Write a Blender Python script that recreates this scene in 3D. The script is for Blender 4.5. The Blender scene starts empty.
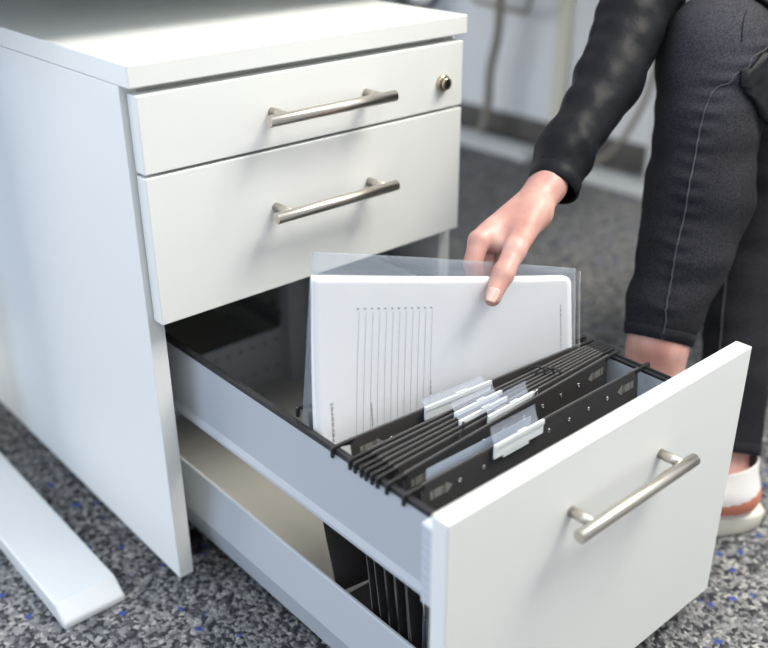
import bpy, bmesh, math, random
import numpy as np
from mathutils import Vector, Matrix
from mathutils.bvhtree import BVHTree
random.seed(4); np.random.seed(4)
scene = bpy.context.scene
COL = scene.collection
FLOOR = -0.025          # height zero is the lower edge of the cabinet's side panels

# ---------------------------------------------------------------- camera
cam_pos = Vector((-0.39432, -0.81441, 0.75989))
cf = Vector((0.59026, 0.67516, -0.44244)); cr = Vector((0.75126, -0.65999, -0.00487)); cu = Vector((0.29529, 0.32951, 0.89679))
cd = bpy.data.cameras.new('camera'); camo = bpy.data.objects.new('camera', cd); COL.objects.link(camo)
rot = Matrix((cr, cu, -cf)).transposed()
camo.matrix_world = Matrix.Translation(cam_pos) @ rot.to_4x4()
cd.sensor_width = 36; cd.lens = 959.08 / 768 * 36
cd.clip_start = 0.02
cd.dof.use_dof = True; cd.dof.focus_distance = 0.95; cd.dof.aperture_fstop = 2.7
scene.camera = camo

# ---------------------------------------------------------------- light
w = bpy.data.worlds.new('world'); scene.world = w; w.use_nodes = True
bg = w.node_tree.nodes['Background']; bg.inputs[0].default_value = (0.88, 0.91, 0.96, 1); bg.inputs[1].default_value = 0.66
def area(name, loc, target, sx, sy, power, color):
    l = bpy.data.lights.new(name, 'AREA'); l.shape = 'RECTANGLE'; l.size = sx; l.size_y = sy; l.energy = power; l.color = color
    o = bpy.data.objects.new(name, l); COL.objects.link(o); o.location = loc
    o.rotation_euler = (Vector(target) - Vector(loc)).to_track_quat('-Z', 'Y').to_euler(); return o
area('ceiling_lamp_front', (0.80, -1.35, 2.55), (0.80, -1.35, 0), 0.7, 1.0, 36, (1.0, 0.99, 0.98))
area('ceiling_lamp_near', (-0.9, -0.9, 2.55), (-0.9, -0.9, 0), 0.6, 1.2, 13, (1.0, 0.98, 0.95))
area('ceiling_lamp_rear', (1.50, -1.10, 2.55), (1.40, -0.3, 0), 0.6, 1.2, 58, (1.0, 0.92, 0.76))
area('low_wall_fill', (-1.3, 2.9, 0.95), (1.8, 0.9, 0.3), 1.8, 1.6, 56, (0.97, 0.98, 1.0))  # added fill light, no real window: lifts the wall and carpet under the desks
area('daylight_window', (-2.6, 0.3, 1.3), (0, 0, 0.2), 1.8, 1.4, 32, (0.56, 0.73, 1.0))
scene.view_settings.view_transform = 'Standard'; scene.view_settings.look = 'None'
scene.view_settings.exposure = 0.10; scene.view_settings.gamma = 1.0; scene.view_settings.use_curve_mapping = False

# ---------------------------------------------------------------- materials
def mat(name, color, rough=0.5, metal=0.0, **kw):
    m = bpy.data.materials.new(name); m.use_nodes = True
    b = m.node_tree.nodes['Principled BSDF']
    b.inputs['Base Color'].default_value = (*color, 1); b.inputs['Roughness'].default_value = rough; b.inputs['Metallic'].default_value = metal
    for k, v in kw.items(): b.inputs[k.replace('_', ' ')].default_value = v
    return m
def node(m, t, **kw):
    n = m.node_tree.nodes.new(t)
    for k, v in kw.items():
        if k in n.inputs: n.inputs[k].default_value = v
        else: setattr(n, k, v)
    return n
def link(m, a, b): m.node_tree.links.new(a, b)
def bump(m, src, strength=0.2, dist=0.001):
    b = node(m, 'ShaderNodeBump'); b.inputs['Strength'].default_value = strength; b.inputs['Distance'].default_value = dist
    link(m, src, b.inputs['Height']); link(m, b.outputs[0], m.node_tree.nodes['Principled BSDF'].inputs['Normal'])
def coords(m, scale=(1, 1, 1)):
    t = node(m, 'ShaderNodeTexCoord'); mp = node(m, 'ShaderNodeMapping'); mp.inputs['Scale'].default_value = scale
    link(m, t.outputs['Object'], mp.inputs[0]); return mp.outputs[0]
def ramp(m, src, stops, interp='LINEAR'):
    r = node(m, 'ShaderNodeValToRGB'); e = r.color_ramp.elements; r.color_ramp.interpolation = interp
    while len(e) < len(stops): e.new(0.5)
    for el, (p, c) in zip(e, stops): el.position = p; el.color = (*c, 1)
    link(m, src, r.inputs[0]); return r.outputs[0]

M = {}
def laminate(name, c, rough=0.42):
    m = mat(name, c, rough); co = coords(m)
    n = node(m, 'ShaderNodeTexNoise', Scale=900.0, Detail=3.0); link(m, co, n.inputs['Vector']); bump(m, n.outputs[0], 0.12, 0.0004)
    return m
M['white'] = laminate('white_laminate', (0.77, 0.79, 0.775))
M['edge'] = laminate('white_edge_band', (0.80, 0.81, 0.77), 0.4)
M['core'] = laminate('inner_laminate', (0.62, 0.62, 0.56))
M['drawer_metal'] = mat('light_grey_painted_steel', (0.42, 0.455, 0.49), 0.38)
M['drawer_floor'] = mat('grey_drawer_base', (0.45, 0.44, 0.40), 0.5)
M['white_metal'] = laminate('white_powder_coat', (0.66, 0.69, 0.70), 0.35)
M['plastic_white'] = mat('translucent_white_plastic', (0.80, 0.84, 0.86), 0.3)
M['bracket'] = mat('pale_blue_grey_plastic', (0.50, 0.54, 0.60), 0.35)
M['label_white'] = mat('white_label_card', (0.86, 0.88, 0.88), 0.5)
m = mat('brushed_steel', (0.60, 0.56, 0.50), 0.30, 1.0); co = coords(m, (60, 1500, 1500))
n = node(m, 'ShaderNodeTexNoise', Scale=1.0, Detail=2.0); link(m, co, n.inputs['Vector']); bump(m, n.outputs[0], 0.15, 0.0003); M['steel'] = m
M['brass'] = mat('nickel_lock', (0.50, 0.44, 0.33), 0.28, 1.0)
M['black'] = mat('black_plastic', (0.012, 0.012, 0.013), 0.4)
M['rail'] = mat('black_rail', (0.02, 0.021, 0.024), 0.35)
m = mat('charcoal_card', (0.032, 0.031, 0.032), 0.6); co = coords(m)
n = node(m, 'ShaderNodeTexNoise', Scale=700.0, Detail=4.0); link(m, co, n.inputs['Vector'])
link(m, ramp(m, n.outputs[0], [(0.3, (0.022, 0.021, 0.022)), (0.7, (0.040, 0.038, 0.038))]), m.node_tree.nodes['Principled BSDF'].inputs['Base Color'])
bump(m, n.outputs[0], 0.15, 0.0004); M['card'] = m
M['card_edge'] = mat('card_fold_highlight', (0.075, 0.074, 0.076), 0.4)  # light caught by the fold, painted as a paler grey than the card
M['card_inner'] = mat('pale_card_cut_edge', (0.09, 0.09, 0.09), 0.5)
M['print_grey'] = mat('grey_printing', (0.17, 0.17, 0.155), 0.6)
M['ink'] = mat('faint_grey_ink', (0.36, 0.38, 0.42), 0.7)
M['ink_dark'] = mat('dark_ink', (0.10, 0.10, 0.12), 0.7)
M['chrome'] = mat('bright_steel_wire', (0.75, 0.75, 0.72), 0.2, 1.0)
M['paper'] = mat('white_paper', (0.96, 0.96, 0.965), 0.6)
def film(name, tint, alpha, gloss=0.5):
    m = bpy.data.materials.new(name); m.use_nodes = True; nt = m.node_tree; nt.nodes.clear()
    out = nt.nodes.new('ShaderNodeOutputMaterial'); tr = nt.nodes.new('ShaderNodeBsdfTransparent'); tr.inputs[0].default_value = (0.99, 0.995, 1, 1)
    p = nt.nodes.new('ShaderNodeBsdfPrincipled'); p.inputs['Base Color'].default_value = (*tint, 1); p.inputs['Roughness'].default_value = 0.12
    mx = nt.nodes.new('ShaderNodeMixShader'); lw = nt.nodes.new('ShaderNodeLayerWeight'); lw.inputs[0].default_value = 0.5
    ma = nt.nodes.new('ShaderNodeMath'); ma.operation = 'MULTIPLY_ADD'; ma.inputs[1].default_value = gloss; ma.inputs[2].default_value = alpha
    pw = nt.nodes.new('ShaderNodeMath'); pw.operation = 'POWER'; pw.inputs[1].default_value = 3.0; nt.links.new(lw.outputs['Facing'], pw.inputs[0]); nt.links.new(pw.outputs[0], ma.inputs[0]); nt.links.new(ma.outputs[0], mx.inputs[0])
    nt.links.new(tr.outputs[0], mx.inputs[1]); nt.links.new(p.outputs[0], mx.inputs[2]); nt.links.new(mx.outputs[0], out.inputs[0])
    return m
M['film'] = film('clear_plastic_film', (0.88, 0.90, 0.94), 0.015, 0.4)
M['film_back'] = film('milky_plastic_film', (0.62, 0.70, 0.80), 0.20, 0.4)
M['tab_clear'] = film('clear_tab_plastic', (0.60, 0.66, 0.78), 0.17, 0.5)
M['sheet_clear'] = film('bluish_clear_sheet', (0.50, 0.58, 0.70), 0.62, 0.3)
# skin
m = mat('skin', (0.60, 0.34, 0.27), 0.45, Subsurface_Weight=0.25, Subsurface_Scale=0.006)
m.node_tree.nodes['Principled BSDF'].inputs['Subsurface Radius'].default_value = (1.0, 0.35, 0.2)
co = coords(m); n = node(m, 'ShaderNodeTexNoise', Scale=35.0, Detail=3.0); link(m, co, n.inputs['Vector'])
link(m, ramp(m, n.outputs[0], [(0.3, (0.43, 0.21, 0.175)), (0.55, (0.55, 0.31, 0.26)), (0.75, (0.62, 0.39, 0.335))]), m.node_tree.nodes['Principled BSDF'].inputs['Base Color'])
v = node(m, 'ShaderNodeTexVoronoi', Scale=900.0); link(m, co, v.inputs['Vector']); bump(m, v.outputs['Distance'], 0.12, 0.0004); M['skin'] = m
M['nail'] = mat('fingernail', (0.62, 0.42, 0.36), 0.25, Coat_Weight=0.3)
# jeans
m = mat('black_denim_lit_knee', (0.03, 0.03, 0.037), 0.9, Specular_IOR_Level=0.15)
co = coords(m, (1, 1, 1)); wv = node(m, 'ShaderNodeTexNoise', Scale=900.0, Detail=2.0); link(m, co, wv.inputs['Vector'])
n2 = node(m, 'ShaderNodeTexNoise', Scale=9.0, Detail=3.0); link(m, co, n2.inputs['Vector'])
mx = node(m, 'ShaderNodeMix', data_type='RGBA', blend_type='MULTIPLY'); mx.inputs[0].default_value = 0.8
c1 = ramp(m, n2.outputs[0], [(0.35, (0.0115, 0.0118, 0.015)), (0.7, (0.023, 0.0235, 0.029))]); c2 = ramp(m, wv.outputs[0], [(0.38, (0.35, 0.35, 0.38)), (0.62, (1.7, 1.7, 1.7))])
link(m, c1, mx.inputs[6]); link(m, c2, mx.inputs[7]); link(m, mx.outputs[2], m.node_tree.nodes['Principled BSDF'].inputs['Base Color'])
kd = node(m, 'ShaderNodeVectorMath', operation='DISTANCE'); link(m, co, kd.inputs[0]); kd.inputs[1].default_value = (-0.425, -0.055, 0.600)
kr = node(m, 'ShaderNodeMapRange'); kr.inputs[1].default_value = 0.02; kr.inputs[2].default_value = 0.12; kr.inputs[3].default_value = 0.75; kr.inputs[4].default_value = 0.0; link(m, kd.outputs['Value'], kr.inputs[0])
km = node(m, 'ShaderNodeMix', data_type='RGBA'); link(m, kr.outputs[0], km.inputs[0]); link(m, c1, km.inputs[6]); km.inputs[7].default_value = (0.058, 0.059, 0.070, 1); link(m, km.outputs[2], mx.inputs[6])  # highlight on the knee painted into the denim as a paler patch
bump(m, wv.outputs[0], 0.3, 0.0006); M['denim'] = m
M['thread'] = mat('grey_seam_thread', (0.06, 0.06, 0.075), 0.7)
m = mat('black_leather', (0.010, 0.011, 0.014), 0.48, Specular_IOR_Level=0.12)
co = coords(m); n = node(m, 'ShaderNodeTexNoise', Scale=55.0, Detail=5.0); link(m, co, n.inputs['Vector']); bump(m, n.outputs[0], 0.45, 0.003); M['leather'] = m
M['shoe_white'] = mat('white_canvas', (0.74, 0.73, 0.72), 0.6)
M['shoe_sole'] = mat('cream_rubber_sole', (0.70, 0.67, 0.58), 0.5)
M['shoe_orange'] = mat('salmon_shoe_panel', (0.62, 0.22, 0.14), 0.6)
# carpet
m = mat('speckled_carpet', (0.1, 0.1, 0.1), 0.95); co = coords(m)
wn = node(m, 'ShaderNodeTexNoise', Scale=120.0, Detail=2.0); link(m, co, wn.inputs['Vector'])
va = node(m, 'ShaderNodeVectorMath', operation='MULTIPLY_ADD'); va.inputs[1].default_value = (0.012,) * 3
link(m, wn.outputs['Color'], va.inputs[0]); link(m, co, va.inputs[2])
v = node(m, 'ShaderNodeTexVoronoi', Scale=200.0); link(m, va.outputs[0], v.inputs['Vector'])
sp = node(m, 'ShaderNodeSeparateColor'); link(m, v.outputs['Color'], sp.inputs[0])
cc = ramp(m, sp.outputs[0], [(0.0, (0.030, 0.032, 0.038)), (0.25, (0.085, 0.088, 0.098)), (0.45, (0.185, 0.19, 0.20)), (0.68, (0.27, 0.275, 0.275)), (0.90, (0.40, 0.40, 0.385))], 'CONSTANT')
v2 = node(m, 'ShaderNodeTexVoronoi', Scale=75.0); link(m, va.outputs[0], v2.inputs['Vector'])
sp2 = node(m, 'ShaderNodeSeparateColor'); link(m, v2.outputs['Color'], sp2.inputs[0])
isb = node(m, 'ShaderNodeMath', operation='GREATER_THAN'); isb.inputs[1].default_value = 0.90; link(m, sp2.outputs[1], isb.inputs[0])
core = node(m, 'ShaderNodeMath', operation='LESS_THAN'); core.inputs[1].default_value = 0.33; link(m, v2.outputs['Distance'], core.inputs[0])
ml = node(m, 'ShaderNodeMath', operation='MULTIPLY'); link(m, isb.outputs[0], ml.inputs[0]); link(m, core.outputs[0], ml.inputs[1])
mx = node(m, 'ShaderNodeMix', data_type='RGBA'); link(m, ml.outputs[0], mx.inputs[0]); link(m, cc, mx.inputs[6]); mx.inputs[7].default_value = (0.05, 0.08, 0.30, 1)
link(m, mx.outputs[2], m.node_tree.nodes['Principled BSDF'].inputs['Base Color']); bump(m, v.outputs['Distance'], 0.9, 0.004)
m.node_tree.nodes['Bump'].invert = True
M['carpet'] = m
M['wall'] = mat('white_wall_panel', (0.80, 0.83, 0.86), 0.5)
M['cream'] = mat('cream_trim', (0.72, 0.72, 0.60), 0.5)
M['plinth'] = mat('dark_grey_baseboard', (0.10, 0.095, 0.09), 0.6)
M['cable'] = mat('beige_cable', (0.28, 0.26, 0.21), 0.5)
M['cable_dark'] = mat('dark_cable', (0.03, 0.03, 0.03), 0.5)
M['grey'] = mat('grey_metal_column', (0.16, 0.17, 0.18), 0.5)
M['chair_fabric'] = mat('dark_chair_fabric', (0.03, 0.03, 0.035), 0.9)

# ---------------------------------------------------------------- object helpers
def tag(o, label=None, cat=None, group=None, kind=None):
    if label: o['label'] = label
    if cat: o['category'] = cat
    if group: o['group'] = group
    if kind: o['kind'] = kind
    return o
BASE = {}
def thing(name, loc, label, cat, group=None):
    o = bpy.data.objects.new(name, None); o.empty_display_size = 0.02; COL.objects.link(o); o.location = loc; BASE[o.name] = Vector(loc)
    return tag(o, label, cat, group)
def link_mesh(name, me, mats, parent=None, smooth=False, bevel=0.0, origin=None):
    """mesh is given in world coordinates; it is shifted to its own origin"""
    if parent is not None: org = BASE[parent.name]
    elif origin is not None: org = Vector(origin)
    else:
        cs = [v.co for v in me.vertices]; lo = Vector([min(c[i] for c in cs) for i in range(3)]); hi = Vector([max(c[i] for c in cs) for i in range(3)])
        org = Vector(((lo.x + hi.x) / 2, (lo.y + hi.y) / 2, lo.z))
    me.transform(Matrix.Translation(-org))
    for m_ in (mats if isinstance(mats, (list, tuple)) else [mats]): me.materials.append(M[m_])
    o = bpy.data.objects.new(name, me); COL.objects.link(o); BASE[o.name] = org
    if parent is not None: o.parent = parent
    else: o.location = org
    if smooth: me.polygons.foreach_set('use_smooth', [True] * len(me.polygons))
    if bevel:
        b = o.modifiers.new('bevel', 'BEVEL'); b.width = bevel; b.segments = 2; b.limit_method = 'ANGLE'; b.angle_limit = 0.7
        b.harden_normals = False
    return o
def build(name, bm, mats, parent=None, **kw):
    bmesh.ops.recalc_face_normals(bm, faces=bm.faces)
    me = bpy.data.meshes.new(name); bm.to_mesh(me); bm.free(); return link_mesh(name, me, mats, parent, **kw)
def box(bm, x0, x1, y0, y1, z0, z1, mi=0):
    vs = [bm.verts.new((x, y, z)) for x in (x0, x1) for y in (y0, y1) for z in (z0, z1)]
    for f in ((0, 1, 3, 2), (4, 6, 7, 5), (0, 4, 5, 1), (2, 3, 7, 6), (0, 2, 6, 4), (1, 5, 7, 3)):
        fc = bm.faces.new([vs[i] for i in f]); fc.material_index = mi
    return vs
def boxo(name, dims, m_, parent=None, bevel=0.001, **kw):
    bm = bmesh.new(); box(bm, *dims); return build(name, bm, m_, parent, bevel=bevel, **kw)
def tube(bm, pts, r, seg=12, cap=True, mi=0):
    pts = [Vector(p) for p in pts]; rs = r if isinstance(r, (list, tuple)) else [r] * len(pts)
    rings = []; prev = None
    for i, p in enumerate(pts):
        t = (pts[min(i + 1, len(pts) - 1)] - pts[max(i - 1, 0)]).normalized()
        if prev is None:
            a = t.orthogonal().normalized()
        else:
            a = (prev - t * prev.dot(t)).normalized()
        prev = a; b = t.cross(a)
        rings.append([bm.verts.new(p + (a * math.cos(2 * math.pi * k / seg) + b * math.sin(2 * math.pi * k / seg)) * rs[i]) for k in range(seg)])
    for A, B in zip(rings, rings[1:]):
        for k in range(seg):
            f = bm.faces.new((A[k], A[(k + 1) % seg], B[(k + 1) % seg], B[k])); f.smooth = True; f.material_index = mi
    if cap:
        bm.faces.new(rings[0][::-1]).material_index = mi; bm.faces.new(rings[-1]).material_index = mi
def extrude_poly(bm, A, B, mi=0):
    """prism between two matching polygons"""
    va = [bm.verts.new(p) for p in A]; vb = [bm.verts.new(p) for p in B]; n = len(va)
    bm.faces.new(va[::-1]).material_index = mi; bm.faces.new(vb).material_index = mi
    for i in range(n): bm.faces.new((va[i], va[(i + 1) % n], vb[(i + 1) % n], vb[i])).material_index = mi
def spline(pts, n=8):
    """Catmull-Rom through points"""
    P = [Vector(p) for p in pts]; P = [P[0] * 2 - P[1]] + P + [P[-1] * 2 - P[-2]]; out = []
    for i in range(1, len(P) - 2):
        for k in range(n):
            t = k / n; a, b, c, d = P[i - 1], P[i], P[i + 1], P[i + 2]
            out.append(0.5 * ((2 * b) + (c - a) * t + (2 * a - 5 * b + 4 * c - d) * t * t + (3 * b - a - 3 * c + d) * t ** 3))
    out.append(P[-2]); return out

# ---------------------------------------------------------------- smooth solids for bodies and clothes (distance field -> mesh)
def cone_d(X, a, b, ra, rb):
    a = np.array(a, float); b = np.array(b, float); ab = b - a
    h = np.clip(((X - a) @ ab) / (ab @ ab), 0, 1); d = np.linalg.norm(X - a - h[..., None] * ab, axis=-1)
    return d - (ra + (rb - ra) * h)
def smin(a, b, k):
    h = np.clip(0.5 + 0.5 * (b - a) / k, 0, 1); return b * (1 - h) + a * h - k * h * (1 - h)
def field_mesh(name, cones, vox, k=0.006, warp=None, pad=0.012, clip=None):
    lo = np.min([np.minimum(np.array(c[0]) - c[2], np.array(c[1]) - c[3]) for c in cones], axis=0) - pad
    hi = np.max([np.maximum(np.array(c[0]) + c[2], np.array(c[1]) + c[3]) for c in cones], axis=0) + pad
    if clip: lo = np.maximum(lo, clip[0]); hi = np.minimum(hi, clip[1])
    n = np.ceil((hi - lo) / vox).astype(int) + 1
    ax = [lo[i] + vox * np.arange(n[i]) for i in range(3)]
    V = np.full(n, 10.0)
    X = np.stack(np.meshgrid(*ax, indexing='ij'), -1)
    for c in cones:
        kk = c[4] if len(c) > 4 else k
        m_ = kk * 1.5 + 0.01
        s = []
        for i in range(3):
            l = min(c[0][i] - c[2], c[1][i] - c[3]) - m_; h = max(c[0][i] + c[2], c[1][i] + c[3]) + m_
            s.append(slice(max(0, int((l - lo[i]) / vox)), max(0, min(n[i], int((h - lo[i]) / vox) + 2))))
        s = tuple(s)
        if min(x.stop - x.start for x in s) <= 0: continue
        V[s] = smin(V[s], cone_d(X[s], *c[:4]), kk)
    if warp is not None:
        near = np.abs(V) < 0.03; V[near] += warp(X[near])
    ins = V < 0
    c8 = np.zeros(np.array(ins.shape) - 1, int)
    for dx in (0, 1):
        for dy in (0, 1):
            for dz in (0, 1): c8 += ins[dx:ins.shape[0] - 1 + dx, dy:ins.shape[1] - 1 + dy, dz:ins.shape[2] - 1 + dz]
    act = (c8 > 0) & (c8 < 8)
    idx = -np.ones(act.shape, int); cells = np.argwhere(act); idx[act] = np.arange(len(cells))
    acc = np.zeros((len(cells), 3)); cnt = np.zeros(len(cells)); corner = [(a, b, c) for a in (0, 1) for b in (0, 1) for c in (0, 1)]
    for p in corner:
        for axn in range(3):
            if p[axn]: continue
            q = list(p); q[axn] = 1
            va = V[tuple((cells + p).T)]; vb = V[tuple((cells + q).T)]
            cr_ = (va < 0) != (vb < 0); t = np.where(cr_, va / np.where(cr_, va - vb, 1), 0)
            pos = np.array(p, float)[None].repeat(len(cells), 0); pos[:, axn] += t
            acc[cr_] += pos[cr_]; cnt[cr_] += 1
    verts = lo + vox * (cells + acc / cnt[:, None])
    faces = []
    for axn in range(3):
        o1, o2 = [i for i in range(3) if i != axn]
        sl_a = [slice(None)] * 3; sl_b = [slice(None)] * 3; sl_a[axn] = slice(0, -1); sl_b[axn] = slice(1, None)
        A = ins[tuple(sl_a)]; B = ins[tuple(sl_b)]
        e = np.argwhere(A != B)
        e = e[(e[:, o1] > 0) & (e[:, o2] > 0) & (e[:, o1] < ins.shape[o1] - 1) & (e[:, o2] < ins.shape[o2] - 1)]
        d1 = np.zeros(3, int); d1[o1] = 1; d2 = np.zeros(3, int); d2[o2] = 1
        q = np.stack([idx[tuple((e - d1 - d2).T)], idx[tuple((e - d2).T)], idx[tuple(e.T)], idx[tuple((e - d1).T)]], 1)
        flip = A[tuple(e.T)] ^ (axn == 1)
        q[~flip] = q[~flip][:, ::-1]
        faces.append(q)
    F = np.concatenate(faces)
    F = F[(F >= 0).all(1)]
    me = bpy.data.meshes.new(name); me.vertices.add(len(verts)); me.vertices.foreach_set('co', verts.ravel())
    me.loops.add(F.size); me.loops.foreach_set('vertex_index', F.ravel().astype(np.int32))
    me.polygons.add(len(F)); me.polygons.foreach_set('loop_start', np.arange(0, F.size, 4, dtype=np.int32))
    me.polygons.foreach_set('use_smooth', np.ones(len(F), bool)); me.update(calc_edges=True); me.validate()
    return me
def cut(me, planes, cap=False):
    bm = bmesh.new(); bm.from_mesh(me)
    for p, n_ in planes:
        r = bmesh.ops.bisect_plane(bm, geom=bm.verts[:] + bm.edges[:] + bm.faces[:], plane_co=p, plane_no=n_, clear_outer=True)
        if cap: bmesh.ops.holes_fill(bm, edges=[e for e in r['geom_cut'] if isinstance(e, bmesh.types.BMEdge)])
    bm.to_mesh(me); bm.free(); return me

# ================================================================ the room
f = boxo('floor', (-2.5, 1.81, -2.5, 3.0, FLOOR - 0.05, FLOOR), 'carpet', bevel=0, origin=(0, 0, FLOOR)); tag(f, 'speckled blue-grey carpet', None, kind='structure')
tag(boxo('wall_right', (1.80, 1.90, -2.5, 3.0, FLOOR, 2.7), 'wall', bevel=0), kind='structure')
tag(boxo('baseboard_right', (1.785, 1.80, -2.5, 3.0, FLOOR, 0.045), 'plinth', bevel=0.002), kind='structure')
tag(boxo('trim_1', (1.785, 1.80, 0.900, 0.945, 0.046, 2.6), 'cream', bevel=0.003), kind='structure')

# ================================================================ desk with T feet above the cabinet
desk = thing('desk', (0.75, 0.5, FLOOR), 'white desk standing over the cabinet, its flat foot in the lower left corner', 'desk')
def tfoot(parent, x0, x1, y0, y1, name='foot'):
    bm = bmesh.new(); z = FLOOR; h = 0.024
    prof = [(y0, z), (y0, z + 0.008), (y0 + 0.022, z + h), (y1 - 0.022, z + h), (y1, z + 0.008), (y1, z)]
    extrude_poly(bm, [(x0, y, q) for y, q in prof], [(x1, y, q) for y, q in prof])
    return build(name, bm, 'white_metal', parent, bevel=0.0025)
tfoot(desk, -0.129, -0.054, 0.036, 0.82)
tfoot(desk, 1.60, 1.675, 0.036, 0.705)
boxo('desk_leg', (-0.125, -0.058, 0.44, 0.53, FLOOR + 0.02, 0.665), 'white_metal', desk, bevel=0.003)
boxo('desk_leg', (1.605, 1.67, 0.40, 0.49, FLOOR + 0.02, 0.665), 'white_metal', desk, bevel=0.003)
boxo('desktop', (-0.22, 1.75, 0.09, 0.93, 0.668, 0.693), 'white', desk, bevel=0.002)
boxo('crossbar', (-0.06, 1.607, 0.50, 0.53, 0.60, 0.64), 'white_metal', desk, bevel=0.002)
d2 = thing('desk', (1.0, 1.9, FLOOR), 'second white desk behind, only its blurred foot showing by the baseboard', 'desk')
tfoot(d2, 1.62, 1.695, 0.885, 1.9)
boxo('desk_leg', (1.63, 1.69, 1.44, 1.53, FLOOR + 0.02, 0.665), 'grey', d2, bevel=0.003)
boxo('desktop', (1.0, 1.75, 0.97, 1.97, 0.668, 0.693), 'white', d2, bevel=0.002)
tfoot(d2, 1.06, 1.135, 1.2, 1.9)
boxo('desk_leg', (1.07, 1.13, 1.44, 1.53, FLOOR + 0.02, 0.665), 'grey', d2, bevel=0.003)

def cable(name, pts, r, m_, label):
    bm = bmesh.new(); tube(bm, spline(pts, 8), r, 8); tag(build(name, bm, m_), label, 'cable')
cable('power_cable', [(1.70, 1.10, 0.664), (1.72, 1.104, 0.46), (1.72, 1.100, 0.30), (1.72, 1.125, 0.18), (1.72, 1.128, 0.09), (1.71, 1.14, 0.0), (1.70, 1.2, FLOOR + 0.01), (1.60, 1.3, FLOOR + 0.013)], 0.013, 'cable', 'thick beige cable hanging down the white wall panel to the floor')
cable('power_cable', [(1.70, 1.26, 0.664), (1.72, 1.22, 0.40), (1.72, 1.14, 0.365), (1.72, 1.05, 0.358), (1.72, 0.99, 0.385), (1.71, 0.95, 0.664)], 0.007, 'cable', 'thin cable looping low under the desk near the top edge')
cable('power_cable', [(1.70, 0.55, 0.664), (1.70, 0.551, 0.342), (1.70, 0.564, 0.231), (1.70, 0.585, 0.164), (1.69, 0.634, 0.063), (1.69, 0.70, 0.005), (1.70, 0.80, FLOOR + 0.008)], 0.008, 'cable', 'grey cable curving down between the sleeve and the knee')
cable('power_cable', [(1.3, 1.16, 0.664), (1.32, 1.10, 0.45), (1.33, 1.02, 0.41), (1.34, 0.97, 0.43), (1.33, 0.93, 0.55), (1.3, 0.95, 0.664)], 0.008, 'cable_dark', 'black cable loop just behind the cabinet top')

# ================================================================ cabinet
W, D, H, T = 0.43, 0.78, 0.5916, 0.018
cab = thing('filing_cabinet', (0.215, 0.39, FLOOR), 'white three drawer pedestal cabinet with its bottom file drawer pulled open', 'filing cabinet')
boxo('top_panel', (0, W, -0.02, D, 0.5704, H), 'white', cab, bevel=0.0012)
boxo('side_panel', (0, T, 0, D, 0.0, 0.5702), 'white', cab, bevel=0.0008)
boxo('side_panel', (W - T, W, 0, D, 0.0, 0.5702), 'white', cab, bevel=0.0008)
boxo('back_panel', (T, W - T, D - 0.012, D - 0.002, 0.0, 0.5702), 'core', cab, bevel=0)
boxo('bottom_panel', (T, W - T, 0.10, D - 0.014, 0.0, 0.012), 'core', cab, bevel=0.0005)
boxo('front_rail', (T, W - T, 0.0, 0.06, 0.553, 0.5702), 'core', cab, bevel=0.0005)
for xa_ in (T, W - T - 0.012): boxo('fixed_runner', (xa_, xa_ + 0.012, 0.05, 0.62, 0.062, 0.085), 'drawer_metal', cab)
for cx_, cy_ in ((0.05, 0.06), (0.38, 0.06), (0.05, 0.72), (0.38, 0.72)):
    bm = bmesh.new(); zc = FLOOR + 0.0115
    tube(bm, [(cx_ - 0.009, cy_, zc), (cx_ - 0.007, cy_, zc), (cx_ + 0.007, cy_, zc), (cx_ + 0.009, cy_, zc)], [0.009, 0.0115, 0.0115, 0.009], 18)
    box(bm, cx_ - 0.011, cx_ + 0.011, cy_ - 0.010, cy_ + 0.010, zc + 0.005, zc + 0.0135)
    tag(build('caster', bm, 'black', cab), 'small black caster')

def bar_handle(parent, x0, x1, m0, m1, yf, z, so=0.031):
    bm = bmesh.new(); yb = yf - so
    tube(bm, [(x0, yb, z), (x0 + 0.0006, yb, z), (x1 - 0.0006, yb, z), (x1, yb, z)], [0.0054, 0.006, 0.006, 0.0054], 28)
    for mxx in (m0, m1): tube(bm, [(mxx, yf + 0.0005, z), (mxx, yb + 0.002, z)], 0.0048, 22)
    return tag(build('handle', bm, 'steel', parent), 'brushed steel bar handle')
def front(z0, z1, yf, name='drawer', label=None):
    o = boxo(name, (0.0058, 0.4242, yf, yf + 0.0175, z0, z1), 'white', cab, bevel=0.0011); return tag(o, label)
# two closed drawers
f1 = front(0.4893, 0.5635, -0.02, label='shallow top drawer with a lock')
bar_handle(f1, 0.127, 0.291, 0.1524, 0.2762, -0.02, 0.5256)
lk = bmesh.new(); lx, lz = 0.3915, 0.5195
tube(lk, [(lx, -0.0195, lz), (lx, -0.0220, lz), (lx, -0.0245, lz)], [0.0098, 0.0098, 0.0084], 28)
tube(lk, [(lx, -0.0245, lz), (lx, -0.0285, lz), (lx, -0.0292, lz)], [0.0070, 0.0068, 0.0058], 24)
box(lk, lx - 0.0009, lx + 0.0009, -0.0297, -0.0290, lz - 0.0042, lz + 0.0042, 1)
tag(build('lock', lk, ['brass', 'black'], f1), 'round nickel cylinder lock')
bm = bmesh.new(); box(bm, 0.035, 0.395, -0.0025, 0.5, 0.497, 0.501); box(bm, 0.035, 0.039, -0.0025, 0.5, 0.501, 0.54); box(bm, 0.391, 0.395, -0.0025, 0.5, 0.501, 0.54); box(bm, 0.039, 0.391, 0.496, 0.5, 0.501, 0.54)
build('drawer_box', bm, 'drawer_metal', f1)
f2 = front(0.3340, 0.4862, -0.02, label='medium middle drawer')
bar_handle(f2, 0.129, 0.293, 0.1507, 0.2789, -0.02, 0.4258)
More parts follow.
